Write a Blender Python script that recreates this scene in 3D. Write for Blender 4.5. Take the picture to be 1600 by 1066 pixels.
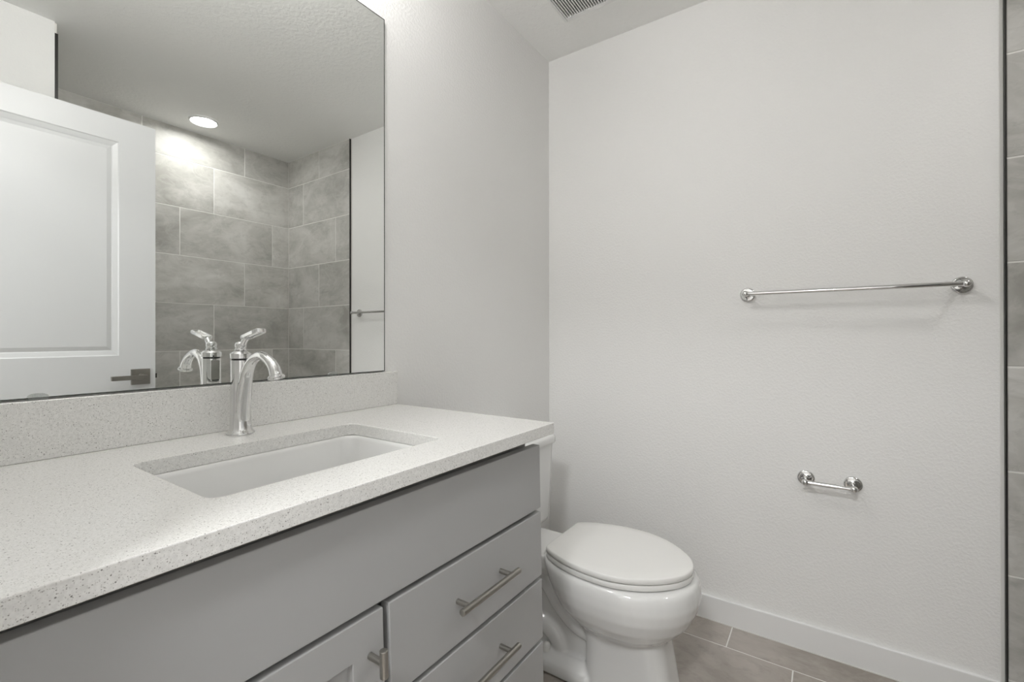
import bpy, bmesh, math, random
from mathutils import Vector, Matrix

# ------------------------------------------------------------------ clear
for o in list(bpy.data.objects):
    bpy.data.objects.remove(o)
SC = bpy.context.scene
COL = SC.collection

# ------------------------------------------------------------------ camera
# X runs along the vanity wall (end wall at x=0), Y across the room
# (vanity wall at y=0, shower at y<0), Z up.  Sizes in metres.
W_PX, H_PX = 1600, 1066
F_PX, YAW, PITCH, ROLL, CY = 716.10, 34.3953, 0.1114, -0.0683, 524.50
CAM = Vector((-1.9318, -1.1043, 1.1104))
ya, pi_, ro = (math.radians(v) for v in (YAW, PITCH, ROLL))
fw = Vector((math.cos(ya) * math.cos(pi_), math.sin(ya) * math.cos(pi_), math.sin(pi_)))
rt = Vector((math.sin(ya), -math.cos(ya), 0))
up = rt.cross(fw)
r2 = rt * math.cos(ro) + up * math.sin(ro)
u2 = -rt * math.sin(ro) + up * math.cos(ro)
cam_d = bpy.data.cameras.new('camera')
cam_d.sensor_fit = 'HORIZONTAL'
cam_d.sensor_width = 36.0
cam_d.lens = 36.0 * F_PX / W_PX
cam_d.shift_x = 0.0
cam_d.shift_y = (CY - H_PX / 2) / W_PX
cam_d.clip_start = 0.01
cam = bpy.data.objects.new('camera', cam_d)
COL.objects.link(cam)
M4 = Matrix((r2, u2, -fw)).transposed().to_4x4()
M4.translation = CAM
cam.matrix_world = M4
SC.camera = cam

# ------------------------------------------------------------------ world, exposure, render choices
SC.view_settings.view_transform = 'Standard'
SC.view_settings.look = 'None'
SC.view_settings.exposure = 0.0
SC.view_settings.gamma = 1.0
SC.view_settings.use_curve_mapping = False
wd = bpy.data.worlds.new('world')
SC.world = wd
wd.use_nodes = True
wd.node_tree.nodes['Background'].inputs[0].default_value = (0.9, 0.95, 1.0, 1)
wd.node_tree.nodes['Background'].inputs[1].default_value = 0.5
cy = SC.cycles
cy.use_denoising = True
cy.max_bounces = 16
cy.diffuse_bounces = 8
cy.glossy_bounces = 8
cy.transmission_bounces = 8
cy.sample_clamp_indirect = 4.0
cy.blur_glossy = 0.6

# lamp strengths (the lamps themselves are built further down)
VANITY_EMIT = 150.0     # three frosted globes over the mirror
SHOWER_EMIT = 122.0     # recessed disc over the shower
HALL_FILL_EMIT = 112.0       # added fill lamp, unseen, in the hall behind the camera

# ------------------------------------------------------------------ room measures
CEIL = 2.44
SH_Y = -1.537          # tile edge on the end wall
SHB_Y = -2.288         # face of the long tiled wall
LW_Y = -1.585          # short painted wall beside the shower
LW_X = -1.428          # its end
ENT_X = -1.945         # entry wall
VX = -1.456            # centre line of the vanity

# ------------------------------------------------------------------ node helpers
def new_mat(name):
    m = bpy.data.materials.new(name)
    m.use_nodes = True
    nt = m.node_tree
    return m, nt, nt.nodes['Principled BSDF']

def setp(b, **kw):
    names = dict(color='Base Color', rough='Roughness', metal='Metallic', spec='Specular IOR Level',
                 coat='Coat Weight', coat_rough='Coat Roughness', ior='IOR', trans='Transmission Weight')
    for k, v in kw.items():
        s = b.inputs[names[k]]
        s.default_value = (*v, 1) if isinstance(v, tuple) else v

def node(nt, t, **kw):
    n = nt.nodes.new(t)
    for k, v in kw.items():
        setattr(n, k, v)
    return n

def coords(nt):
    return node(nt, 'ShaderNodeNewGeometry').outputs['Position']

def noise(nt, vec, scale, detail=4, rough=0.55, dist=0.0):
    n = node(nt, 'ShaderNodeTexNoise')
    n.inputs['Scale'].default_value = scale
    n.inputs['Detail'].default_value = detail
    n.inputs['Roughness'].default_value = rough
    n.inputs['Distortion'].default_value = dist
    nt.links.new(vec, n.inputs['Vector'])
    return n.outputs['Fac']

def ramp(nt, fac, stops):
    r = node(nt, 'ShaderNodeValToRGB')
    el = r.color_ramp.elements
    while len(el) < len(stops):
        el.new(0.5)
    for e, (p, c) in zip(el, stops):
        e.position = p
        e.color = (*c, 1) if isinstance(c, tuple) else (c, c, c, 1)
    nt.links.new(fac, r.inputs['Fac'])
    return r.outputs['Color']

def bump(nt, b, height, strength, dist):
    n = node(nt, 'ShaderNodeBump')
    n.inputs['Strength'].default_value = strength
    n.inputs['Distance'].default_value = dist
    nt.links.new(height, n.inputs['Height'])
    nt.links.new(n.outputs['Normal'], b.inputs['Normal'])

def mix(nt, fac, a, b, mode='MIX'):
    n = node(nt, 'ShaderNodeMix', data_type='RGBA', blend_type=mode)
    for sock, v in ((n.inputs[0], fac), (n.inputs[6], a), (n.inputs[7], b)):
        if isinstance(v, bpy.types.NodeSocket):
            nt.links.new(v, sock)
        else:
            sock.default_value = (*v, 1) if isinstance(v, tuple) else v
    return n.outputs[2]

def simple(name, color, rough, **kw):
    m, nt, b = new_mat(name)
    setp(b, color=color, rough=rough, **kw)
    return m

# ------------------------------------------------------------------ materials
def paint(name, color, scale, strength, dist):
    m, nt, b = new_mat(name)
    setp(b, color=color, rough=0.55, spec=0.35)
    p = coords(nt)
    h = noise(nt, p, scale, 3, 0.5, 0.3)
    h = ramp(nt, h, [(0.42, 0.0), (0.62, 1.0)])
    bump(nt, b, h, strength, dist)
    return m

M_WALL = paint('wall_paint', (0.82, 0.816, 0.805), 120, 0.35, 0.0012)
M_CEIL = paint('ceiling_paint', (0.89, 0.89, 0.878), 60, 0.32, 0.0018)
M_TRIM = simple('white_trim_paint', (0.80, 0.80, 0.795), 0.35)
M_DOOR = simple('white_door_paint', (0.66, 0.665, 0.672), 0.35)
M_CAULK = simple('white_caulk', (0.74, 0.735, 0.71), 0.5)
M_GROUT = simple('pale_grout', (0.75, 0.742, 0.715), 0.85)
M_BLACK = simple('dark_metal_edge', (0.035, 0.034, 0.032), 0.35, metal=0.6)

def tile_mat(name, dark, mid, light, axis):
    m, nt, b = new_mat(name)
    at = node(nt, 'ShaderNodeAttribute', attribute_name='tile_seed')
    sc = node(nt, 'ShaderNodeVectorMath', operation='MULTIPLY')
    nt.links.new(coords(nt), sc.inputs[0])
    st = {'x': (1.0, 1.0, 1.7), 'y': (1.0, 1.0, 1.7), 'f': (1.8, 1.0, 1.0)}[axis]
    sc.inputs[1].default_value = st
    ad = node(nt, 'ShaderNodeVectorMath', operation='MULTIPLY_ADD')
    nt.links.new(at.outputs['Color'], ad.inputs[0])
    ad.inputs[1].default_value = (23.0, 31.0, 17.0)
    nt.links.new(sc.outputs[0], ad.inputs[2])
    v = ad.outputs[0]
    big = noise(nt, v, 2.6, 6, 0.58, 0.6)
    c = ramp(nt, big, [(0.33, dark), (0.50, mid), (0.67, light)])
    wisp = noise(nt, v, 4.2, 6, 0.62, 1.0)
    w = ramp(nt, wisp, [(0.42, 0.0), (0.48, 0.16), (0.53, 0.0), (0.62, 0.0), (0.74, 0.30)])
    c = mix(nt, w, c, tuple(min(1, q * 1.25) for q in light))
    sp = noise(nt, v, 14, 5, 0.7, 0.5)
    s = ramp(nt, sp, [(0.32, 0.30), (0.48, 0.0)])
    c = mix(nt, s, c, tuple(q * 0.72 for q in dark))
    sep = node(nt, 'ShaderNodeSeparateColor')
    nt.links.new(at.outputs['Color'], sep.inputs[0])
    br = node(nt, 'ShaderNodeMapRange')
    nt.links.new(sep.outputs[0], br.inputs[0])
    br.inputs[3].default_value = 0.92
    br.inputs[4].default_value = 1.07
    hv = node(nt, 'ShaderNodeHueSaturation')
    nt.links.new(c, hv.inputs['Color'])
    nt.links.new(br.outputs[0], hv.inputs['Value'])
    nt.links.new(hv.outputs[0], b.inputs['Base Color'])
    setp(b, rough=0.36, spec=0.45)
    bump(nt, b, big, 0.06, 0.002)
    return m

M_WTILE = tile_mat('grey_wall_tile', (0.36, 0.352, 0.325), (0.49, 0.482, 0.455), (0.62, 0.612, 0.587), 'x')
M_FTILE = tile_mat('taupe_floor_tile', (0.29, 0.258, 0.228), (0.375, 0.34, 0.305), (0.46, 0.42, 0.385), 'f')

def quartz():
    m, nt, b = new_mat('speckled_white_quartz')
    p = coords(nt)
    base = noise(nt, p, 260, 3, 0.6)
    c = ramp(nt, base, [(0.35, (0.70, 0.695, 0.675)), (0.65, (0.80, 0.795, 0.775))])
    for scale, rad, cut, col in ((720, 0.42, 0.72, (0.54, 0.53, 0.51)), (480, 0.34, 0.80, (0.36, 0.35, 0.335)),
                                 (300, 0.27, 0.90, (0.20, 0.195, 0.185))):
        vo = node(nt, 'ShaderNodeTexVoronoi', feature='F1')
        vo.inputs['Scale'].default_value = scale
        nt.links.new(p, vo.inputs['Vector'])
        d = ramp(nt, vo.outputs['Distance'], [(rad * 0.7, 1.0), (rad, 0.0)])
        sp = node(nt, 'ShaderNodeSeparateColor')
        nt.links.new(vo.outputs['Color'], sp.inputs[0])
        g = node(nt, 'ShaderNodeMath', operation='GREATER_THAN')
        nt.links.new(sp.outputs[0], g.inputs[0])
        g.inputs[1].default_value = cut
        mu = node(nt, 'ShaderNodeMath', operation='MULTIPLY')
        nt.links.new(d, mu.inputs[0])
        nt.links.new(g.outputs[0], mu.inputs[1])
        c = mix(nt, mu.outputs[0], c, col)
    nt.links.new(c, b.inputs['Base Color'])
    setp(b, rough=0.16, spec=0.5)
    return m

M_QUARTZ = quartz()
M_CAB = simple('grey_cabinet_paint', (0.385, 0.385, 0.383), 0.42, spec=0.4)
M_CABIN = simple('cabinet_rail_paint', (0.375, 0.375, 0.370), 0.6)  # grey paint of the top rail, close to the cabinet's own
M_PORC = simple('white_porcelain', (0.74, 0.74, 0.73), 0.08, coat=0.4)
M_SEAT = simple('white_plastic', (0.80, 0.795, 0.775), 0.22)
M_CHROME = simple('polished_chrome', (0.72, 0.72, 0.715), 0.05, metal=1.0)
M_GAP_SHADE = simple('painted_gap_shade', (0.02, 0.02, 0.02), 0.6)  # near-black colour standing in for shade inside gaps

def brushed(name, col, rough):
    m, nt, b = new_mat(name)
    setp(b, color=col, rough=rough, metal=1.0)
    h = noise(nt, coords(nt), 900, 2)
    bump(nt, b, h, 0.05, 0.0003)
    return m
M_NICKEL = brushed('brushed_nickel', (0.42, 0.405, 0.375), 0.30)
M_SATIN = brushed('satin_dark_nickel', (0.30, 0.285, 0.26), 0.34)

def mirror_mat():
    m, nt, b = new_mat('silvered_glass')
    setp(b, color=(0.905, 0.92, 0.905), rough=0.0, metal=1.0)
    return m
M_MIRROR = mirror_mat()
M_MEDGE = simple('dark_glass_edge', (0.06, 0.065, 0.06), 0.2)
M_CLIP = simple('clear_plastic', (0.86, 0.87, 0.86), 0.06, trans=0.9)

def emit(name, col, s):
    m, nt, b = new_mat(name)
    setp(b, color=(0.9, 0.9, 0.9), rough=0.4)
    b.inputs['Emission Color'].default_value = (*col, 1)
    b.inputs['Emission Strength'].default_value = s
    return m
M_GLOBE = emit('lit_frosted_globe', (1.0, 0.99, 0.975), VANITY_EMIT)
M_LENS = emit('lit_lamp_lens', (1.0, 0.99, 0.975), SHOWER_EMIT)
M_HALL_FILL = emit('hall_fill_glow', (0.98, 0.99, 1.0), HALL_FILL_EMIT)

# ------------------------------------------------------------------ mesh helpers
def obj(name, bm, mat, parent=None, smooth=None, bevel=0.0, segs=2, subdiv=0):
    bmesh.ops.recalc_face_normals(bm, faces=bm.faces[:])
    me = bpy.data.meshes.new(name)
    bm.to_mesh(me)
    bm.free()
    for m in (mat if isinstance(mat, (list, tuple)) else [mat]):
        me.materials.append(m)
    o = bpy.data.objects.new(name, me)
    COL.objects.link(o)
    if smooth is not None:
        me.polygons.foreach_set('use_smooth', [True] * len(me.polygons))
        if smooth < 180:
            me.set_sharp_from_angle(angle=math.radians(smooth))
    if bevel > 0:
        md = o.modifiers.new('bevel', 'BEVEL')
        md.width = bevel
        md.segments = segs
        md.limit_method = 'ANGLE'
        md.angle_limit = math.radians(35)
    if subdiv:
        md = o.modifiers.new('subsurf', 'SUBSURF')
        md.levels = md.render_levels = subdiv
    if parent is not None:
        o.parent = parent
        o.matrix_parent_inverse = Matrix.Translation(-parent.location)
    return o

def thing(name, label, cat, loc, group=None):
    o = bpy.data.objects.new(name, None)
    COL.objects.link(o)
    o.empty_display_size = 0.05
    o.location = loc
    o['label'] = label
    o['category'] = cat
    if group:
        o['group'] = group
    return o

def tag(o, label, cat, group=None):
    o['label'] = label
    o['category'] = cat
    if group:
        o['group'] = group
    return o

def struct(o):
    o['kind'] = 'structure'
    return o

def box(bm, x0, x1, y0, y1, z0, z1):
    v = [bm.verts.new((x, y, z)) for z in (z0, z1) for y in (y0, y1) for x in (x0, x1)]
    for f in ((0, 2, 3, 1), (4, 5, 7, 6), (0, 1, 5, 4), (2, 6, 7, 3), (0, 4, 6, 2), (1, 3, 7, 5)):
        bm.faces.new([v[i] for i in f])
    return v

def loft(bm, rings, cap0=True, cap1=True, closed=True):
    vs = [[bm.verts.new(p) for p in r] for r in rings]
    n = len(vs[0])
    for a, b in zip(vs, vs[1:]):
        for i in range(n if closed else n - 1):
            j = (i + 1) % n
            bm.faces.new((a[i], a[j], b[j], b[i]))
    if cap0:
        bm.faces.new(vs[0][::-1])
    if cap1:
        bm.faces.new(vs[-1])
    return vs

def tube(bm, pts, radii, n=20, cap=True):
    pts = [Vector(p) for p in pts]
    rings = []
    prev = None
    for i, p in enumerate(pts):
        t = (pts[min(i + 1, len(pts) - 1)] - pts[max(i - 1, 0)]).normalized()
        if prev is None:
            a = Vector((1, 0, 0)) if abs(t.x) < 0.9 else Vector((0, 1, 0))
            u = t.cross(a).normalized()
        else:
            u = (prev - t * prev.dot(t)).normalized()
        prev = u
        w = t.cross(u)
        r = radii[i] if isinstance(radii, (list, tuple)) else radii
        rings.append([p + (u * math.cos(k * 2 * math.pi / n) + w * math.sin(k * 2 * math.pi / n)) * r for k in range(n)])
    loft(bm, rings, cap, cap)

def lathe(bm, origin, axis, prof, n=40, cap=True):
    """prof: list of (distance along axis, radius)"""
    origin = Vector(origin)
    axis = Vector(axis).normalized()
    a = Vector((0, 0, 1)) if abs(axis.z) < 0.9 else Vector((1, 0, 0))
    u = axis.cross(a).normalized()
    w = axis.cross(u)
    rings = [[origin + axis * d + (u * math.cos(k * 2 * math.pi / n) + w * math.sin(k * 2 * math.pi / n)) * max(r, 1e-5)
              for k in range(n)] for d, r in prof]
    loft(bm, rings, cap, cap)

def spline(pts, per=8, closed=False):
    pts = [Vector(p) for p in pts]
    out = []
    n = len(pts)
    rng = range(n if closed else n - 1)
    for i in rng:
        if closed:
            p0, p1, p2, p3 = pts[i - 1], pts[i], pts[(i + 1) % n], pts[(i + 2) % n]
        else:
            p0, p1, p2, p3 = pts[max(i - 1, 0)], pts[i], pts[i + 1], pts[min(i + 2, n - 1)]
        for k in range(per):
            t = k / per
            out.append(0.5 * ((2 * p1) + (p2 - p0) * t + (2 * p0 - 5 * p1 + 4 * p2 - p3) * t * t + (3 * p1 - p0 - 3 * p2 + p3) * t ** 3))
    if not closed:
        out.append(pts[-1])
    return out

def rrect(x0, x1, y0, y1, r, k=6):
    out = []
    for cx, cy_, a0 in ((x1 - r, y1 - r, 0), (x0 + r, y1 - r, 90), (x0 + r, y0 + r, 180), (x1 - r, y0 + r, 270)):
        for i in range(k + 1):
            a = math.radians(a0 + 90 * i / k)
            out.append((cx + r * math.cos(a), cy_ + r * math.sin(a)))
    return out

# ------------------------------------------------------------------ setting: shell
def wall(name, x0, x1, y0, y1, z0, z1, mat):
    bm = bmesh.new()
    box(bm, x0, x1, y0, y1, z0, z1)
    return struct(obj(name, bm, mat))

T = 0.10
HX = -3.60     # far end of the hall
wall('wall_vanity', HX - T, T, 0.0, T, -T, CEIL, M_WALL)
wall('wall_end', 0.0, T, SHB_Y - 0.012 - T, 0.0, -T, CEIL, M_WALL)
wall('wall_shower_back', LW_X - 0.115, 0.0, SHB_Y - 0.012 - T, SHB_Y - 0.012, -T, CEIL, M_WALL)
wall('wall_shower_side', LW_X - 0.115, LW_X, SHB_Y - 0.012, LW_Y, -T, CEIL, M_WALL)
wall('wall_beside_shower', ENT_X - 0.115, LW_X - 0.115, LW_Y - T, LW_Y, -T, CEIL, M_WALL)
# entry wall with its door opening
DO0, DO1, DOZ = -1.435, -0.630, 2.06
bm = bmesh.new()
box(bm, ENT_X - 0.115, ENT_X, DO1, 0.0, -T, CEIL)
box(bm, ENT_X - 0.115, ENT_X, LW_Y, DO0, -T, CEIL)
box(bm, ENT_X - 0.115, ENT_X, DO0, DO1, DOZ, CEIL)
struct(obj('wall_entry', bm, M_WALL))
# hall behind the camera
wall('wall_hall_far', HX - T, HX, -2.6, 0.0, -T, CEIL, M_WALL)
wall('wall_hall_side', HX - T, ENT_X - 0.115, -2.6 - T, -2.6, -T, CEIL, M_WALL)
wall('wall_hall_return', ENT_X - 0.115, ENT_X - 0.115 + T, -2.6, LW_Y - T, -T, CEIL, M_WALL)
bm = bmesh.new()
box(bm, HX - T, T, SHB_Y - 0.5, T, CEIL, CEIL + T)
struct(obj('ceiling', bm, M_CEIL))
# door casing
bm = bmesh.new()
for xs in ((ENT_X, ENT_X + 0.012), (ENT_X - 0.127, ENT_X - 0.115)):
    box(bm, *xs, DO0 - 0.062, DO0 + 0.004, 0, DOZ + 0.062)
    box(bm, *xs, DO1 - 0.004, DO1 + 0.062, 0, DOZ + 0.062)
    box(bm, *xs, DO0, DO1, DOZ - 0.004, DOZ + 0.062)
struct(obj('trim_1', bm, M_TRIM, bevel=0.003))

# ---- floor: real tiles over a grout bed
rnd = random.Random(7)
def tile_mesh(name, rects, plane, depth, mat, bev=0.0012):
    """rects of (u0,u1,v0,v1); plane maps (u, v, d) to a point, d is height above the bed"""
    bm = bmesh.new()
    lay = bm.loops.layers.color.new('tile_seed')
    for (a, b, c, d) in rects:
        col = (rnd.random(), rnd.random(), rnd.random(), 1)
        outer = [(a, c), (b, c), (b, d), (a, d)]
        inner = [(a + bev, c + bev), (b - bev, c + bev), (b - bev, d - bev), (a + bev, d - bev)]
        r0 = [bm.verts.new(plane(u, v, 0)) for u, v in outer]
        r1 = [bm.verts.new(plane(u, v, depth - bev * 0.7)) for u, v in outer]
        r2_ = [bm.verts.new(plane(u, v, depth)) for u, v in inner]
        fs = []
        for p, q in ((r0, r1), (r1, r2_)):
            for i in range(4):
                j = (i + 1) % 4
                fs.append(bm.faces.new((p[i], p[j], q[j], q[i])))
        fs.append(bm.faces.new(r2_))
        for f in fs:
            for l in f.loops:
                l[lay] = col
    return obj(name, bm, mat)

def grid_rects(u_lo, u_hi, v_lo, v_hi, row0, pitch, joint, length, step, gap, v_axis_rows=True):
    """rows run along u with joints at joint+step*row (mod length); row k spans row0-k*pitch .. row0-(k+1)*pitch in v"""
    out = []
    k = int(math.floor((row0 - v_hi) / pitch)) - 1
    while row0 - k * pitch > v_lo:
        vb, vt = row0 - (k + 1) * pitch, row0 - k * pitch
        c, d = max(vb + gap / 2, v_lo), min(vt - gap / 2, v_hi)
        if d - c > 0.004:
            j0 = joint + step * (k % 3)
            n0 = math.floor((u_lo - j0) / length) - 1
            for n in range(n0, n0 + int((u_hi - u_lo) / length) + 4):
                a, b = max(j0 + n * length + gap / 2, u_lo), min(j0 + (n + 1) * length - gap / 2, u_hi)
                if b - a > 0.004:
                    out.append((a, b, c, d))
        k += 1
    return out

bm = bmesh.new()
box(bm, HX - T, T, SHB_Y - 0.5, T, -T, -0.0012)
floor = struct(obj('floor', bm, M_GROUT))
rects = grid_rects(-2.65, 0.0, -3.6, 0.0, -0.147 + 0.3055, 0.3055, -0.808, 0.612, -0.204, 0.0042)
rects = [r for r in rects]
ft = tile_mesh('floor_tiles', rects, lambda u, v, d: (v, u, -0.009 + d), 0.009, M_FTILE)
ft.parent = floor
ft['kind'] = 'structure'

# ---- shower tiles
Z0 = 2.2395
bm = bmesh.new()
box(bm, LW_X, 0.0, SHB_Y - 0.012, SHB_Y - 0.0012, 0, CEIL)
b1 = struct(obj('trim_2', bm, M_GROUT))
t1 = tile_mesh('shower_back_tiles', grid_rects(LW_X + 0.010, -0.011, 0, CEIL - 0.002, Z0 + 0.3048, 0.3048, -0.33, 0.588, -0.196, 0.0048),
               lambda u, v, d: (u, SHB_Y - 0.010 + d, v), 0.010, M_WTILE)
t1.parent = b1
t1['kind'] = 'structure'
bm = bmesh.new()
box(bm, -0.0088, 0.0, SHB_Y, SH_Y - 0.003, 0, CEIL)
b2 = struct(obj('trim_3', bm, M_GROUT))
t2 = tile_mesh('shower_end_tiles', grid_rects(SHB_Y + 0.002, SH_Y - 0.005, 0, CEIL - 0.002, Z0 + 0.3048, 0.3048, -1.894, 0.588, -0.196, 0.0048),
               lambda u, v, d: (-d, u, v), 0.010, M_WTILE)
t2.parent = b2
t2['kind'] = 'structure'
bm = bmesh.new()
box(bm, LW_X, LW_X + 0.0088, SHB_Y, LW_Y - 0.012, 0, CEIL)
b3 = struct(obj('trim_4', bm, M_GROUT))
t3 = tile_mesh('shower_side_tiles', grid_rects(SHB_Y + 0.002, LW_Y - 0.014, 0, 2.40, Z0 + 0.3048, 0.3048, -1.894, 0.588, -0.196, 0.0048),
               lambda u, v, d: (LW_X + d, u, v), 0.010, M_WTILE)
t3.parent = b3
t3['kind'] = 'structure'
# dark metal tile edges and the caulk line beside the one on the end wall
bm = bmesh.new()
box(bm, -0.0125, 0.0, SH_Y - 0.0045, SH_Y, 0.0, CEIL - 0.001)
struct(obj('trim_5', bm, M_BLACK, bevel=0.0006))
bm = bmesh.new()
box(bm, LW_X, LW_X + 0.0115, LW_Y - 0.013, LW_Y - 0.004, 0.0, 2.395)
struct(obj('trim_6', bm, M_BLACK, bevel=0.0006))
bm = bmesh.new()
box(bm, -0.002, 0.0, SH_Y, SH_Y + 0.009, 0.0, CEIL)
struct(obj('trim_7', bm, M_CAULK, bevel=0.0009))

# ---- baseboards
bm = bmesh.new()
box(bm, -0.013, 0.0, SH_Y + 0.010, -0.0001, 0.0, 0.0925)
struct(obj('baseboard_end', bm, M_TRIM, bevel=0.003, segs=3))
bm = bmesh.new()
box(bm, -0.985, -0.0135, -0.013, 0.0, 0.0, 0.0925)
struct(obj('baseboard_vanity', bm, M_TRIM, bevel=0.003, segs=3))
bm = bmesh.new()
box(bm, -0.0145, -0.013, SH_Y + 0.010, -0.0135, 0.0, 0.004)
struct(obj('trim_8', bm, M_CAULK))
bm = bmesh.new()
box(bm, ENT_X + 0.0005, LW_X - 0.002, LW_Y, LW_Y + 0.013, 0.0, 0.0925)
struct(obj('baseboard_shower_side', bm, M_TRIM, bevel=0.003))

# ------------------------------------------------------------------ setting: the open door (seen in the mirror)
DY = -1.395                    # face towards the vanity
DX0, DX1 = ENT_X + 0.014, -1.137    # hinge edge, free edge
door = bpy.data.objects.new('door_1', None)
COL.objects.link(door)
door.location = (DX0, DY - 0.0175, 0)
struct(door)
def door_leaf():
    bm = bmesh.new()
    z0, z1 = 0.012, 2.045
    fy, by = DY, DY - 0.035
    panels = [(1.03, 1.943), (0.22, 0.86)]
    px0, px1 = DX0 + 0.128, DX1 - 0.128
    def face_side(y, sgn):
        # stiles and rails
        for a, b, c, d in ((DX0, px0, z0, z1), (px1, DX1, z0, z1), (px0, px1, panels[0][1], z1),
                           (px0, px1, panels[1][1], panels[0][0]), (px0, px1, z0, panels[1][0])):
            bm.faces.new([bm.verts.new(p) for p in ((a, y, c), (b, y, c), (b, y, d), (a, y, d))])
        for c, d in panels:
            prof = [(0.0, 0.0), (0.004, 0.0035), (0.020, 0.0075), (0.024, 0.0095), (0.040, 0.0050), (0.044, 0.0050)]
            rings = []
            for ins, dep in prof:
                yy = y - sgn * dep
                rings.append([(px0 + ins, yy, c + ins), (px1 - ins, yy, c + ins), (px1 - ins, yy, d - ins), (px0 + ins, yy, d - ins)])
            loft(bm, rings, cap0=False)
    face_side(fy, 1)
    face_side(by, -1)
    for a, b in (((DX0, z0), (DX1, z0)), ((DX1, z0), (DX1, z1)), ((DX1, z1), (DX0, z1)), ((DX0, z1), (DX0, z0))):
        bm.faces.new([bm.verts.new(p) for p in ((a[0], fy, a[1]), (b[0], fy, b[1]), (b[0], by, b[1]), (a[0], by, a[1]))])
    bmesh.ops.remove_doubles(bm, verts=bm.verts[:], dist=1e-5)
    return bm
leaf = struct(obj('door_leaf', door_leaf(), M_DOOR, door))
for side in (1, -1):
    yb = DY if side == 1 else DY - 0.035
    xc, zc = -1.192, 0.936
    bm = bmesh.new()
    box(bm, xc - 0.034, xc + 0.034, min(yb, yb + side * 0.009), max(yb, yb + side * 0.009), zc - 0.034, zc + 0.034)
    ros = struct(obj('rosette', bm, M_SATIN, door, bevel=0.0015))
    bm = bmesh.new()
    lathe(bm, (xc, yb + side * 0.009, zc), (0, side, 0), [(0, 0.013), (0.014, 0.013), (0.016, 0.010), (0.042, 0.010)], 24)
    y0_, y1_ = sorted((yb + side * 0.041, yb + side * 0.053))
    box(bm, xc - 0.112, xc + 0.012, y0_, y1_, zc - 0.0095, zc + 0.0095)
    struct(obj('door_handle', bm, M_SATIN, door, bevel=0.003, segs=3))
bm = bmesh.new()
box(bm, DX1, DX1 + 0.001, DY - 0.030, DY - 0.005, 0.905, 0.965)
box(bm, DX1, DX1 + 0.010, DY - 0.024, DY - 0.012, 0.926, 0.946)
struct(obj('latch', bm, M_BLACK, door, bevel=0.001))
for z in (0.25, 1.05, 1.82):
    bm = bmesh.new()
    tube(bm, [(DX0 - 0.004, DY + 0.004, z - 0.045), (DX0 - 0.004, DY + 0.004, z + 0.045)], 0.006, 12)
    struct(obj('hinge', bm, M_SATIN, door, smooth=40))

# ------------------------------------------------------------------ mirror on the vanity wall
MX0, MX1, MZ0, MZ1 = 2 * VX + 1.007, -1.007, 1.0065, 2.069
mir = thing('wall_mirror', 'large frameless rectangular mirror resting on the speckled backsplash above the sink', 'mirror', (VX, -0.003, MZ0))
bm = bmesh.new()
box(bm, MX0, MX1, -0.0055, -0.0005, MZ0, MZ1)
gl = obj('mirror_glass', bm, [M_MIRROR, M_MEDGE], mir)
for f in gl.data.polygons:
    f.material_index = 0 if f.normal.y < -0.5 else 1
# the ground dark line round the edge of the glass
bm = bmesh.new()
e = 0.0022
for a in ((MX0, MX1, MZ0, MZ0 + e), (MX0, MX1, MZ1 - e, MZ1), (MX0, MX0 + e, MZ0 + e, MZ1 - e), (MX1 - e, MX1, MZ0 + e, MZ1 - e)):
    box(bm, a[0], a[1], -0.0060, -0.0055, a[2], a[3])
obj('polished_edge', bm, M_MEDGE, mir)
for cx, cz, s in ((-1.745, MZ0, 1), (-1.184, MZ0, 1), (-1.745, MZ1, -1), (-1.184, MZ1, -1)):
    bm = bmesh.new()
    pts = [(cx - 0.0125, 0)] + [(cx - 0.0125 * math.cos(math.pi * i / 12), 0.0035 + 0.0055 * math.sin(math.pi * i / 12)) for i in range(13)] + [(cx + 0.0125, 0)]
    lo_ = -0.0035
    pts = [(cx - 0.0125, lo_)] + pts[1:-1] + [(cx + 0.0125, lo_)]
    rings = [[(x, y, cz + s * h) for x, h in pts] for y in (-0.0095, -0.0062)]
    loft(bm, rings)
    obj('clip', bm, M_CLIP, mir, bevel=0.0006)

# ------------------------------------------------------------------ countertop, backsplash, sink
ZC, TH = 0.9039, 0.0262
CX0, CX1, CYF = ENT_X + 0.002, -0.9685, -0.567
SX0, SX1, SY0, SY1, SR = -1.668, -1.245, -0.461, -0.171, 0.020
def slab_with_hole():
    bm = bmesh.new()
    K = 6
    inner = rrect(SX0, SX1, SY0, SY1, SR, K)
    outer = [(CX1, -0.0005), (CX0, -0.0005), (CX0, CYF), (CX1, CYF)]
    lv = {}
    for z in (ZC - TH, ZC):
        iv = [bm.verts.new((x, y, z)) for x, y in inner]
        ov = [bm.verts.new((x, y, z)) for x, y in outer]
        for c in range(4):
            s = c * (K + 1)
            for i in range(K):
                bm.faces.new((ov[c], iv[s + i], iv[s + i + 1]))
            nx = (c + 1) % 4
            bm.faces.new((ov[c], iv[s + K], iv[(s + K + 1) % len(iv)], ov[nx]))
        lv[z] = (iv, ov)
    (i0, o0), (i1, o1) = lv[ZC - TH], lv[ZC]
    for a, b in ((i0, i1), (o0, o1)):
        for k in range(len(a)):
            j = (k + 1) % len(a)
            bm.faces.new((a[k], a[j], b[j], b[k]))
    return bm
tag(obj('countertop', slab_with_hole(), M_QUARTZ, bevel=0.0016, segs=3),
    'white speckled quartz countertop on the grey vanity cabinet, cut out for the sink', 'countertop')
bm = bmesh.new()
box(bm, CX0, CX1, -0.020, -0.0005, ZC + 0.0002, ZC + 0.1002)
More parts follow.
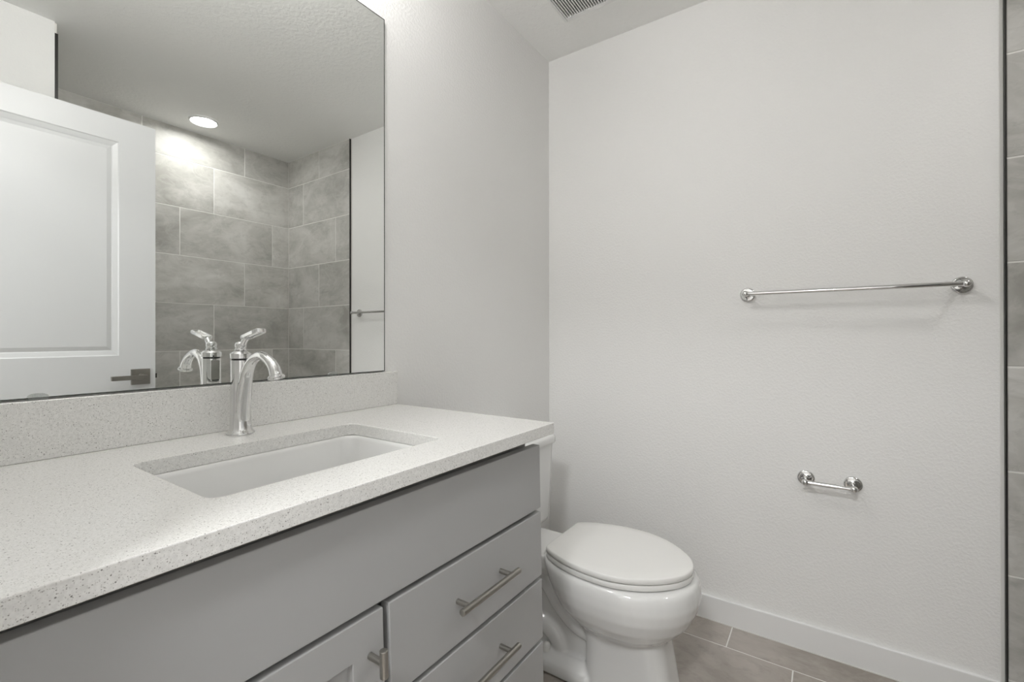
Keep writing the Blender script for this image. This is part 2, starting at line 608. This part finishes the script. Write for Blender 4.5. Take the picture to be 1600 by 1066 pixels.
tag(obj('backsplash', bm, M_QUARTZ, bevel=0.0014, segs=3),
    'low white speckled quartz backsplash strip standing behind the faucet under the mirror', 'backsplash')

sink = thing('undermount_sink', 'white rectangular porcelain sink set under the countertop', 'sink', (VX, -0.316, ZC - 0.16))
def basin():
    bm = bmesh.new()
    zt = ZC - TH - 0.0004
    prof = [(-0.020, 0.0), (0.001, 0.0), (0.004, 0.002), (0.006, 0.008), (0.010, 0.060), (0.016, 0.105),
            (0.024, 0.122), (0.040, 0.132), (0.075, 0.136), (0.118, 0.138)]
    rings = []
    for ins, dep in prof:
        r = max(0.012, SR + 0.012 - min(ins, 0) - max(0, ins - 0.05) * 0.3)
        rings.append([(x, y, zt - dep) for x, y in rrect(SX0 + ins, SX1 - ins, SY0 + ins, SY1 - ins, min(r, (SY1 - SY0) / 2 - ins - 0.004), 6)])
    loft(bm, rings, cap0=False, cap1=True)
    return bm
bo = obj('basin', basin(), M_PORC, sink, smooth=50)
md = bo.modifiers.new('solid', 'SOLIDIFY')
md.thickness = 0.008
md.offset = -1
bm = bmesh.new()
lathe(bm, (VX, -0.316, ZC - TH - 0.1384), (0, 0, 1), [(0, 0.030), (0.003, 0.030), (0.0045, 0.026), (0.002, 0.022), (0.002, 0.018), (0.006, 0.016), (0.007, 0.0)], 32)
obj('drain', bm, M_CHROME, sink, smooth=50)

# ------------------------------------------------------------------ faucet
FX, FY = -1.452, -0.074
fau = thing('faucet', 'polished chrome single handle faucet standing on the countertop behind the sink', 'faucet', (FX, FY, ZC))
bm = bmesh.new()
lathe(bm, (FX, FY, ZC + 0.0003), (0, 0, 1), [(0, 0.0268), (0.002, 0.0272), (0.004, 0.0266), (0.007, 0.0238), (0.011, 0.0216), (0.018, 0.0206),
                                 (0.05, 0.0196), (0.10, 0.0190), (0.1565, 0.0190), (0.1572, 0.0178)], 48)
obj('body', bm, M_CHROME, fau, smooth=40)
# long rounded panel on the back of the body (seen in the mirror)
bm = bmesh.new()
pts = []
for i in range(13):
    a = math.pi + math.pi * i / 12
    pts.append((FX + 0.0098 * math.cos(a), ZC + 0.112 + 0.0098 * math.sin(a)))
pts += [(FX + 0.0098, ZC + 0.1535), (FX - 0.0098, ZC + 0.1535)]
loft(bm, [[(x, y, z) for x, z in pts] for y in (FY + 0.014, FY + 0.0196)])
obj('back_panel', bm, M_CHROME, fau, bevel=0.0008)
bm = bmesh.new()
lathe(bm, (FX, FY, ZC + 0.1572), (0, 0, 1), [(0, 0.0168), (0.0032, 0.0168)], 40)
obj('gap_shade_ring', bm, M_GAP_SHADE, fau, smooth=40)  # black ring paints the shade between body and collar
bm = bmesh.new()
lathe(bm, (FX, FY, ZC + 0.1602), (0, 0, 1), [(0, 0.0192), (0.0008, 0.0202), (0.0105, 0.0202), (0.0115, 0.0192), (0.0135, 0.0165), (0.0160, 0.0128),
                                  (0.0172, 0.0108), (0.0180, 0.0108), (0.0186, 0.0122), (0.0200, 0.0122), (0.0206, 0.0104), (0.0225, 0.0095)], 40)
obj('collar', bm, M_CHROME, fau, smooth=40)
# spout: flows out of the front of the body and arches over
path = [(-0.006, 0.030), (-0.009, 0.055), (-0.0145, 0.085), (-0.0205, 0.1099), (-0.0275, 0.1312), (-0.0441, 0.1526), (-0.0640, 0.1640), (-0.0891, 0.1682),
        (-0.1150, 0.1590), (-0.1310, 0.1480), (-0.1385, 0.1375), (-0.1420, 0.1280)]
rad = [0.0152, 0.0150, 0.0146, 0.0136, 0.0125, 0.0108, 0.0098, 0.0092, 0.0096, 0.0105, 0.0114, 0.0118]
sp = spline([(FX, FY + y, ZC + z) for y, z in path], 5)
rr = []
for i in range(len(sp)):
    t = i / 5
    k = min(int(t), len(rad) - 2)
    rr.append(rad[k] + (rad[k + 1] - rad[k]) * (t - k))
bm = bmesh.new()
tube(bm, sp, rr, 28)
obj('spout', bm, M_CHROME, fau, smooth=60)
tip = sp[-1]
ax = (sp[-1] - sp[-3]).normalized()
bm = bmesh.new()
lathe(bm, tip - ax * 0.003, ax, [(0, 0.0116), (0.0012, 0.0150), (0.004, 0.0160), (0.0065, 0.0152), (0.007, 0.0125), (0.0065, 0.0110), (0.004, 0.0105)], 32)
obj('aerator', bm, M_CHROME, fau, smooth=40)
# lever: a hub, a short neck and a framed paddle
HZ = ZC + 0.189
bm = bmesh.new()
lathe(bm, (FX, FY, ZC + 0.1815), (0, 0, 1), [(0, 0.0092), (0.002, 0.0108), (0.007, 0.0114), (0.011, 0.0106), (0.0135, 0.0082), (0.0148, 0.0045), (0.0150, 0.0)], 32)
tube(bm, spline([(FX, FY - 0.001, HZ - 0.002), (FX, FY - 0.011, HZ + 0.002), (FX, FY - 0.018, HZ + 0.010), (FX, FY - 0.026, HZ + 0.0165)], 5), 0.0062, 16)
handle = obj('lever_handle', bm, M_CHROME, fau, smooth=50)
d = Vector((0, -0.070, 0.0150)).normalized()
nrm = Vector((0, 0.0150, 0.070)).normalized()
sx = Vector((1, 0, 0))
o0 = Vector((FX, FY - 0.0175, 1.1085))
L = 0.072
def pad(ins, h):
    w = 0.0112
    pts = rrect(-w + ins, w - ins, 0.0 + ins, L - ins, max(0.0070 - ins, 0.003), 5)
    return [o0 + sx * a + d * b + nrm * h for a, b in pts]
bm = bmesh.new()
loft(bm, [pad(0.0048, -0.0022), pad(0.0038, -0.0042), pad(0.0015, -0.0042), pad(0.0, -0.003), pad(0.0, 0.003), pad(0.0012, 0.0042), pad(0.0035, 0.0042), pad(0.0048, 0.0018)])
obj('paddle', bm, M_CHROME, handle, smooth=35)

# ------------------------------------------------------------------ vanity cabinet
FYF = -0.545         # front face of drawers
cab = thing('vanity_cabinet', 'grey painted vanity cabinet under the quartz countertop, with drawers and a door', 'cabinet', (VX, -0.30, 0))
def lean(bm):
    """the cabinet stands a touch out of plumb"""
    for v in bm.verts:
        dz = 0.854 - v.co.z
        dx = -0.999 - v.co.x
        v.co.x += 0.030 * dz
        v.co.z = min(v.co.z + 0.0050 * dx, ZC - TH - 0.0006) if v.co.z < ZC else v.co.z
    return bm
def part(name, bx, mat, parent, bevel=0.0, segs=2):
    bm = bmesh.new()
    for b in bx:
        box(bm, *b)
    return obj(name, lean(bm), mat, parent, bevel=bevel, segs=segs)
CBX0, CBX1 = -1.915, -1.006
ztop = ZC - TH - 0.0106
part('cabinet_box', [(CBX0, CBX1, -0.4925, -0.012, 0.105, 0.690)], M_CAB, cab)
part('toe_kick', [(CBX0, CBX1, -0.455, -0.012, 0.0045, 0.105)], M_CAB, cab)
part('front_rail', [(CBX0, CBX1, -0.508, -0.4925, 0.690, ztop)], M_CAB, cab)
part('back_rail', [(CBX0, CBX1, -0.090, -0.012, 0.690, ztop)], M_CAB, cab)
part('side_panel', [(CBX1 - 0.006, CBX1, -0.5243, -0.4925, 0.105, 0.845), (CBX1 - 0.018, CBX1, -0.4925, -0.090, 0.690, ztop)], M_CAB, cab)
part('side_panel', [(CBX0, CBX0 + 0.018, -0.4925, -0.090, 0.690, ztop)], M_CAB, cab)
# countertop bearing strip
part('top_rail', [(CBX0, CBX1, -0.5075, -0.4935, ztop, ztop + 0.0085)], M_CABIN, cab)
RX = -0.999
part('false_front', [(-1.913, RX, FYF, -0.5245, 0.7045, 0.8540)], M_CAB, cab, 0.0016)
def pull(x0, x1, z, parent, stand=0.031, r=0.0062, posts=0.134):
    bm = bmesh.new()
    yb = FYF - stand
    lathe(bm, (x0, yb, z), (1, 0, 0), [(0, r * 0.82), (0.0008, r), (x1 - x0 - 0.0008, r), (x1 - x0, r * 0.82)], 24)
    c = (x0 + x1) / 2
    for s in (-1, 1):
        tube(bm, [(c + s * posts / 2, FYF - 0.0002, z), (c + s * posts / 2, yb, z)], 0.0052, 18)
    return obj('pull_handle', lean(bm), M_NICKEL, parent, smooth=40)
DXL = -1.4575
for z0, z1, n in ((0.543, 0.6945, 0), (0.392, 0.533, 1), (0.243, 0.382, 2), (0.112, 0.233, 3)):
    dr = part('drawer', [(DXL, RX, FYF, -0.5245, z0, z1)], M_CAB, cab, 0.0016)
    if n < 2:
        lx = 0.030 * (0.854 - (z0 + z1) / 2)
        pull(-1.317 - lx, -1.134 - lx, (z0 + z1) / 2 + 0.0035, dr)
# shaker door: frame with a recessed panel
dz0, dz1, dx0, dx1 = 0.112, 0.6945, -1.913, -1.4695
bm = bmesh.new()
st = 0.056
frame = [(dx0, dx1, dz0, dz1), (dx0 + st, dx1 - st, dz0 + st, dz1 - st)]
rings = []
for (a, b, c, d_), y in ((frame[0], -0.5245), (frame[0], FYF), (frame[1], FYF), (frame[1], FYF + 0.010)):
    rings.append([(a, y, c), (b, y, c), (b, y, d_), (a, y, d_)])
loft(bm, rings)
cdoor = obj('cabinet_door', lean(bm), M_CAB, cab, bevel=0.0012)
kx, kz = -1.4955, 0.6340
bm = bmesh.new()
lathe(bm, (kx, FYF - 0.031, kz - 0.0205), (0, 0, 1), [(0, 0.0052), (0.0008, 0.0062), (0.0402, 0.0062), (0.041, 0.0052)], 24)
tube(bm, [(kx, FYF - 0.0002, kz), (kx, FYF - 0.031, kz)], 0.0052, 18)
obj('pull_knob', lean(bm), M_NICKEL, cdoor, smooth=40)

# ------------------------------------------------------------------ toilet
TX = -0.528
toi = thing('toilet', 'white two piece toilet with closed oval lid between vanity and end wall', 'toilet', (TX, -0.40, 0))
def egg(yf, yb, w, z, yc=None, n=48, back=2.6):
    """closed outline: rounded front at yf, squarer back at yb, half width w"""
    if yc is None:
        yc = yf + (yb - yf) * 0.50
    out = []
    for i in range(n):
        a = 2 * math.pi * i / n
        c, s = math.cos(a), math.sin(a)
        e_ = 2.15 if s < 0 else back
        x = w * math.copysign(abs(c) ** (2 / e_), c)
        y = (yc - yf if s < 0 else yb - yc) * math.copysign(abs(s) ** (2 / e_), s)
        out.append((TX + x, yc + y, z))
    return out

def remeshed(bm, voxel, it):
    bmesh.ops.recalc_face_normals(bm, faces=bm.faces[:])
    me = bpy.data.meshes.new('tmp')
    bm.to_mesh(me)
    bm.free()
    o = bpy.data.objects.new('tmp', me)
    COL.objects.link(o)
    md = o.modifiers.new('r', 'REMESH')
    md.mode = 'VOXEL'
    md.voxel_size = voxel
    sm = o.modifiers.new('s', 'SMOOTH')
    sm.iterations = it
    sm.factor = 0.5
    dg = bpy.context.evaluated_depsgraph_get()
    me2 = bpy.data.meshes.new_from_object(o.evaluated_get(dg))
    bpy.data.objects.remove(o)
    b2_ = bmesh.new()
    b2_.from_mesh(me2)
    return b2_

bm = bmesh.new()
# bowl
loft(bm, [egg(-0.700, -0.440, 0.080, 0.150), egg(-0.706, -0.43, 0.092, 0.185), egg(-0.722, -0.415, 0.118, 0.212), egg(-0.752, -0.395, 0.150, 0.240),
          egg(-0.779, -0.37, 0.174, 0.272), egg(-0.796, -0.35, 0.187, 0.308), egg(-0.803, -0.335, 0.191, 0.340), egg(-0.801, -0.325, 0.1895, 0.366),
          egg(-0.797, -0.32, 0.186, 0.382), egg(-0.790, -0.32, 0.180, 0.3910), egg(-0.778, -0.32, 0.170, 0.3930)])
# front column
def column(z, yf, yb, w):
    pts = rrect(TX - w, TX + w, yf, yb, min(w * 0.62, 0.055), 8)
    return [(x, y, z) for x, y in pts]
loft(bm, [column(0.0045, -0.738, -0.462, 0.093), column(0.05, -0.734, -0.462, 0.090), column(0.12, -0.722, -0.462, 0.086), column(0.20, -0.708, -0.462, 0.086), column(0.26, -0.700, -0.47, 0.08)])
# deck under the tank
loft(bm, [[(x, y, z) for x, y in rrect(TX - w, TX + w, -0.42, yb, 0.03, 5)] for z, w, yb in ((0.318, 0.088, -0.055), (0.345, 0.100, -0.045), (0.378, 0.102, -0.042), (0.3855, 0.098, -0.046))])
# rear body, trapway and foot
loft(bm, [[(x, y, z) for x, y in rrect(TX - w, TX + w, y0, y1, 0.025, 5)] for z, w, y0, y1 in ((0.02, 0.042, -0.50, -0.13), (0.15, 0.040, -0.50, -0.12), (0.33, 0.055, -0.47, -0.07))])
for s in (-1, 1):
    tr = spline([(TX + s * 0.020, -0.520, 0.150), (TX + s * 0.030, -0.440, 0.160), (TX + s * 0.034, -0.375, 0.205), (TX + s * 0.038, -0.315, 0.280), (TX + s * 0.045, -0.235, 0.318)], 6)
    tube(bm, tr, 0.034, 18)
    tr = spline([(TX + s * 0.020, -0.50, 0.238), (TX + s * 0.034, -0.43, 0.246), (TX + s * 0.040, -0.378, 0.288), (TX + s * 0.044, -0.338, 0.345)], 6)
    tube(bm, tr, 0.026, 18)
    hump = spline([(TX + s * 0.024, -0.372, 0.040), (TX + s * 0.030, -0.348, 0.100), (TX + s * 0.032, -0.290, 0.130), (TX + s * 0.034, -0.22, 0.120), (TX + s * 0.034, -0.17, 0.04)], 6)
    tube(bm, hump, 0.034, 18)
loft(bm, [[(x, y, z) for x, y in rrect(TX - w, TX + w, y0, -0.105, 0.03, 5)] for z, w, y0 in ((0.0045, 0.098, -0.50), (0.030, 0.098, -0.50), (0.040, 0.092, -0.50), (0.062, 0.060, -0.50))])
bowl = obj('bowl', remeshed(bm, 0.004, 9), M_PORC, toi, smooth=180)
for s in (-1, 1):
    bm = bmesh.new()
    lathe(bm, (TX + s * 0.060, -0.325, 0.054), (0, 0, 1), [(0, 0.0145), (0.012, 0.0140), (0.020, 0.0115), (0.025, 0.006), (0.026, 0.0)], 24)
    obj('bolt_cap', bm, M_SEAT, toi, smooth=60)
# seat and lid outlines
half = [(0.000, -0.352), (0.095, -0.352), (0.119, -0.358), (0.146, -0.402), (0.167, -0.460), (0.1775, -0.525), (0.177, -0.585), (0.163, -0.640),
        (0.134, -0.695), (0.092, -0.742), (0.048, -0.772), (0.0, -0.783)]
prof = half[1:-1]
out_pts = [(x, y) for x, y in prof] + [half[-1]] + [(-x, y) for x, y in reversed(prof)]
sm = spline([(x, y, 0) for x, y in out_pts], 6)
def lid_ring(ins, z, dome=0.0):
    n = len(sm)
    out = []
    for i in range(n):
        p, q = sm[i - 1], sm[(i + 1) % n]
        t = (q - p).normalized() if (q - p).length > 1e-6 else Vector((1, 0, 0))
        nn = Vector((t.y, -t.x, 0))
        c = sm[i] - Vector((0, -0.56, 0))
        if nn.dot(c) > 0:
            nn = -nn
        v = sm[i] + nn * ins
        out.append((TX + v.x, v.y, z))
    return out
def scaled(k, z):
    return [(TX + p.x * k, -0.56 + (p.y + 0.56) * k, z) for p in sm]
bm = bmesh.new()
loft(bm, [lid_ring(0.010, 0.4152), lid_ring(0.0012, 0.4152), lid_ring(0.0002, 0.4165), lid_ring(0.0, 0.422), lid_ring(0.0005, 0.4283), lid_ring(0.0022, 0.4306),
          lid_ring(0.005, 0.4315), scaled(0.80, 0.4335), scaled(0.4, 0.4350), scaled(0.1, 0.4354)])
obj('lid', bm, M_SEAT, toi, smooth=40)
# seat ring
bm = bmesh.new()
vs = loft(bm, [scaled(0.62, 0.3962), lid_ring(0.010, 0.3962), lid_ring(0.0022, 0.3964), lid_ring(0.0008, 0.3990), lid_ring(0.0008, 0.4095), lid_ring(0.0022, 0.4120), lid_ring(0.006, 0.4122), scaled(0.66, 0.4122), scaled(0.62, 0.405)], cap0=False, cap1=False)
for i in range(len(vs[0])):
    j = (i + 1) % len(vs[0])
    bm.faces.new((vs[-1][i], vs[-1][j], vs[0][j], vs[0][i]))
seat = obj('seat', bm, M_SEAT, toi, smooth=40)
for bx_, by_ in ((0.058, -0.748), (-0.058, -0.748), (0.145, -0.48), (-0.145, -0.48)):
    bm = bmesh.new()
    box(bm, TX + bx_ - 0.012, TX + bx_ + 0.012, by_ - 0.006, by_ + 0.006, 0.4115, 0.4155)
    obj('bumper', bm, M_SEAT, toi, bevel=0.001)
for bx_, by_ in ((0.058, -0.752), (-0.058, -0.752), (0.145, -0.48), (-0.145, -0.48)):
    bm = bmesh.new()
    box(bm, TX + bx_ - 0.008, TX + bx_ + 0.008, by_ - 0.006, by_ + 0.006, 0.3905, 0.3968)
    obj('bumper', bm, M_SEAT, toi, bevel=0.001)
for s in (-1, 1):
    bm = bmesh.new()
    box(bm, TX + s * 0.066 - 0.018, TX + s * 0.066 + 0.018, -0.356, -0.334, 0.3850, 0.4125)
    obj('hinge', bm, M_SEAT, toi, bevel=0.006, segs=4)
# tank
def tank_ring(w, yf, z, r, yb=-0.018):
    return [(x, y, z) for x, y in rrect(TX - w, TX + w, yf, yb, r, 8)]
bm = bmesh.new()
loft(bm, [tank_ring(0.168, -0.182, 0.3862, 0.04), tank_ring(0.182, -0.196, 0.388, 0.04), tank_ring(0.189, -0.202, 0.394, 0.04), tank_ring(0.193, -0.205, 0.408, 0.04), tank_ring(0.200, -0.210, 0.55, 0.04),
          tank_ring(0.207, -0.214, 0.690, 0.04)])
obj('tank', bm, M_PORC, toi, smooth=50)
bm = bmesh.new()
loft(bm, [tank_ring(0.207, -0.213, 0.6905, 0.04, -0.016), tank_ring(0.217, -0.222, 0.692, 0.045, -0.012), tank_ring(0.219, -0.224, 0.697, 0.046, -0.010), tank_ring(0.219, -0.224, 0.712, 0.046, -0.010),
          tank_ring(0.217, -0.222, 0.718, 0.045, -0.012), tank_ring(0.211, -0.216, 0.7215, 0.042, -0.016), tank_ring(0.15, -0.17, 0.723, 0.03, -0.05)])
obj('tank_lid', bm, M_PORC, toi, smooth=50)
bm = bmesh.new()
lathe(bm, (TX - 0.135, -0.212, 0.640), (0, -1, 0), [(0, 0.013), (0.006, 0.013), (0.009, 0.009), (0.016, 0.007)], 20)
tube(bm, [(TX - 0.135, -0.226, 0.640), (TX - 0.095, -0.228, 0.634), (TX - 0.065, -0.228, 0.630)], [0.006, 0.005, 0.006], 14)
obj('flush_lever', bm, M_CHROME, toi, smooth=50)

# ------------------------------------------------------------------ towel bar and paper holder on the end wall
def mount_profile(reach, R):
    return [(0.0003, R * 0.98), (0.003, R), (0.0055, R * 0.99), (0.0075, R * 0.95), (0.0088, R * 0.87), (0.0090, R * 0.83), (0.0084, R * 0.80),
            (0.0090, R * 0.45), (0.0105, R * 0.34), (0.015, R * 0.28), (reach - 0.012, 0.0064), (reach - 0.009, 0.0085), (reach - 0.004, 0.0104),
            (reach, 0.0112), (reach + 0.005, 0.0104), (reach + 0.0085, 0.0075), (reach + 0.0103, 0.0035), (reach + 0.0107, 0.0)]
tb = thing('towel_bar', 'long polished chrome towel bar on two round mounts on the end wall', 'towel bar', (0, -1.152, 1.265))
TBZ, TY0, TY1, REACH = 1.2655, -0.8615, -1.4475, 0.062
for y in (TY0, TY1):
    bm = bmesh.new()
    lathe(bm, (0, y, TBZ), (-1, 0, 0), mount_profile(REACH, 0.0262), 40)
    obj('mount', bm, M_CHROME, tb, smooth=35)
bm = bmesh.new()
tube(bm, [(-REACH, TY0 - 0.004, TBZ), (-REACH, TY1 + 0.004, TBZ)], 0.0072, 24)
obj('bar', bm, M_CHROME, tb, smooth=40)

tp = thing('toilet_paper_holder', 'short empty chrome toilet paper holder low on the wall right of the toilet', 'toilet paper holder', (0, -1.11, 0.61))
PZ, PY0, PY1, PR = 0.609, -1.0455, -1.1795, 0.066
for y in (PY0, PY1):
    bm = bmesh.new()
    lathe(bm, (0, y, PZ), (-1, 0, 0), mount_profile(PR, 0.0268), 40)
    obj('mount', bm, M_CHROME, tp, smooth=35)
bm = bmesh.new()
ym = -1.128
lathe(bm, (-PR, PY0 - 0.006, PZ), (0, -1, 0), [(0, 0.0060), (0.002, 0.0078), (PY0 - 0.006 - ym, 0.0078), (PY0 - 0.0055 - ym, 0.0090), (PY0 - 0.003 - ym, 0.0090),
                                   (PY0 - 0.002 - ym, 0.0062), (PY0 - 0.006 - PY1 - 0.006, 0.0062)], 28)
obj('roller', bm, M_CHROME, tp, smooth=40)

# ------------------------------------------------------------------ ceiling fan grille
vent = thing('exhaust_vent', 'white square exhaust fan grille with thin slats in the ceiling', 'ceiling vent', (-0.36, -0.35, CEIL))
VXa, VXb, VYa, VYb = -0.500, -0.218, -0.492, -0.205
bm = bmesh.new()
box(bm, VXa + 0.015, VXb - 0.015, VYa + 0.010, VYb - 0.010, CEIL - 0.0022, CEIL - 0.0002)
obj('opening_shade', bm, M_GAP_SHADE, vent)  # near-black sheet painted as the shade behind the slats
bm = bmesh.new()
zt, zb = CEIL - 0.0003, CEIL - 0.013
bx = 0.022
by = 0.012
for a in ((VXa, VXb, VYa, VYa + by), (VXa, VXb, VYb - by, VYb), (VXa, VXa + bx, VYa + by, VYb - by), (VXb - bx, VXb, VYa + by, VYb - by)):
    box(bm, *a, zb, zt)
obj('frame', bm, M_TRIM, vent, bevel=0.003)
bm = bmesh.new()
n = 25
for i in range(n):
    y = VYb - by - 0.0052 - i * 0.01045
    v = [bm.verts.new(p) for x in (VXa + bx - 0.001, VXb - bx + 0.001) for p in ((x, y - 0.0025, zb), (x, y + 0.0018, zb), (x, y + 0.0028, zt - 0.003), (x, y - 0.0010, zt - 0.003))]
    for f in ((0, 1, 2, 3), (7, 6, 5, 4), (0, 4, 5, 1), (1, 5, 6, 2), (2, 6, 7, 3), (3, 7, 4, 0)):
        bm.faces.new([v[k] for k in f])
obj('slats', bm, M_TRIM, vent)

# ------------------------------------------------------------------ lamps
dl = thing('recessed_light', 'round lit recessed lamp in the shower ceiling, seen in the mirror', 'ceiling light', (-0.678, -2.062, CEIL))
bm = bmesh.new()
lathe(bm, (-0.678, -2.062, CEIL - 0.0003), (0, 0, -1), [(0, 0.0775), (0.004, 0.0775), (0.010, 0.0745), (0.0115, 0.0715), (0.0110, 0.0695), (0.002, 0.0665)], 48, cap=False)
obj('trim_ring', bm, M_TRIM, dl, smooth=40)
bm = bmesh.new()
lathe(bm, (-0.678, -2.062, CEIL - 0.0006), (0, 0, -1), [(0, 0.0662), (0.0012, 0.0662), (0.0016, 0.05), (0.0018, 0.0)], 48)
obj('lens', bm, M_LENS, dl, smooth=40)

vl = thing('vanity_light', 'nickel bar light with three lit globes on the wall above the mirror', 'wall light', (VX, -0.01, 2.24))
bm = bmesh.new()
box(bm, VX - 0.29, VX + 0.29, -0.022, -0.0003, 2.205, 2.285)
obj('backplate', bm, M_NICKEL, vl, bevel=0.004)
for s in (-1, 0, 1):
    x = VX + s * 0.118
    bm = bmesh.new()
    tube(bm, spline([(x, -0.021, 2.245), (x, -0.120, 2.245), (x, -0.175, 2.255), (x, -0.185, 2.285)], 5), 0.008, 14)
    lathe(bm, (x, -0.185, 2.283), (0, 0, 1), [(0, 0.012), (0.004, 0.028), (0.014, 0.030), (0.016, 0.026)], 24)
    arm = obj('arm', bm, M_NICKEL, vl, smooth=40)
    bm = bmesh.new()
    lathe(bm, (x, -0.185, 2.296), (0, 0, 1), [(0, 0.022), (0.007, 0.029), (0.018, 0.036), (0.034, 0.040), (0.050, 0.036), (0.062, 0.027), (0.070, 0.013), (0.072, 0.0)], 32)
    obj('globe', bm, M_GLOBE, arm, smooth=60)

hl = thing('hall_fill_light', 'added round fill lamp, unseen, on the hall ceiling beyond the doorway', 'ceiling light', (-2.85, -1.05, CEIL))  # added out of view to brighten the cabinet fronts
bm = bmesh.new()
lathe(bm, (-2.85, -1.05, CEIL - 0.0003), (0, 0, -1), [(0, 0.185), (0.018, 0.185), (0.020, 0.175)], 48)
obj('pan', bm, M_NICKEL, hl, smooth=40)
bm = bmesh.new()
lathe(bm, (-2.85, -1.05, CEIL - 0.02), (0, 0, -1), [(0, 0.172), (0.02, 0.165), (0.045, 0.13), (0.062, 0.07), (0.066, 0.0)], 48)
obj('diffuser', bm, M_HALL_FILL, hl, smooth=60)
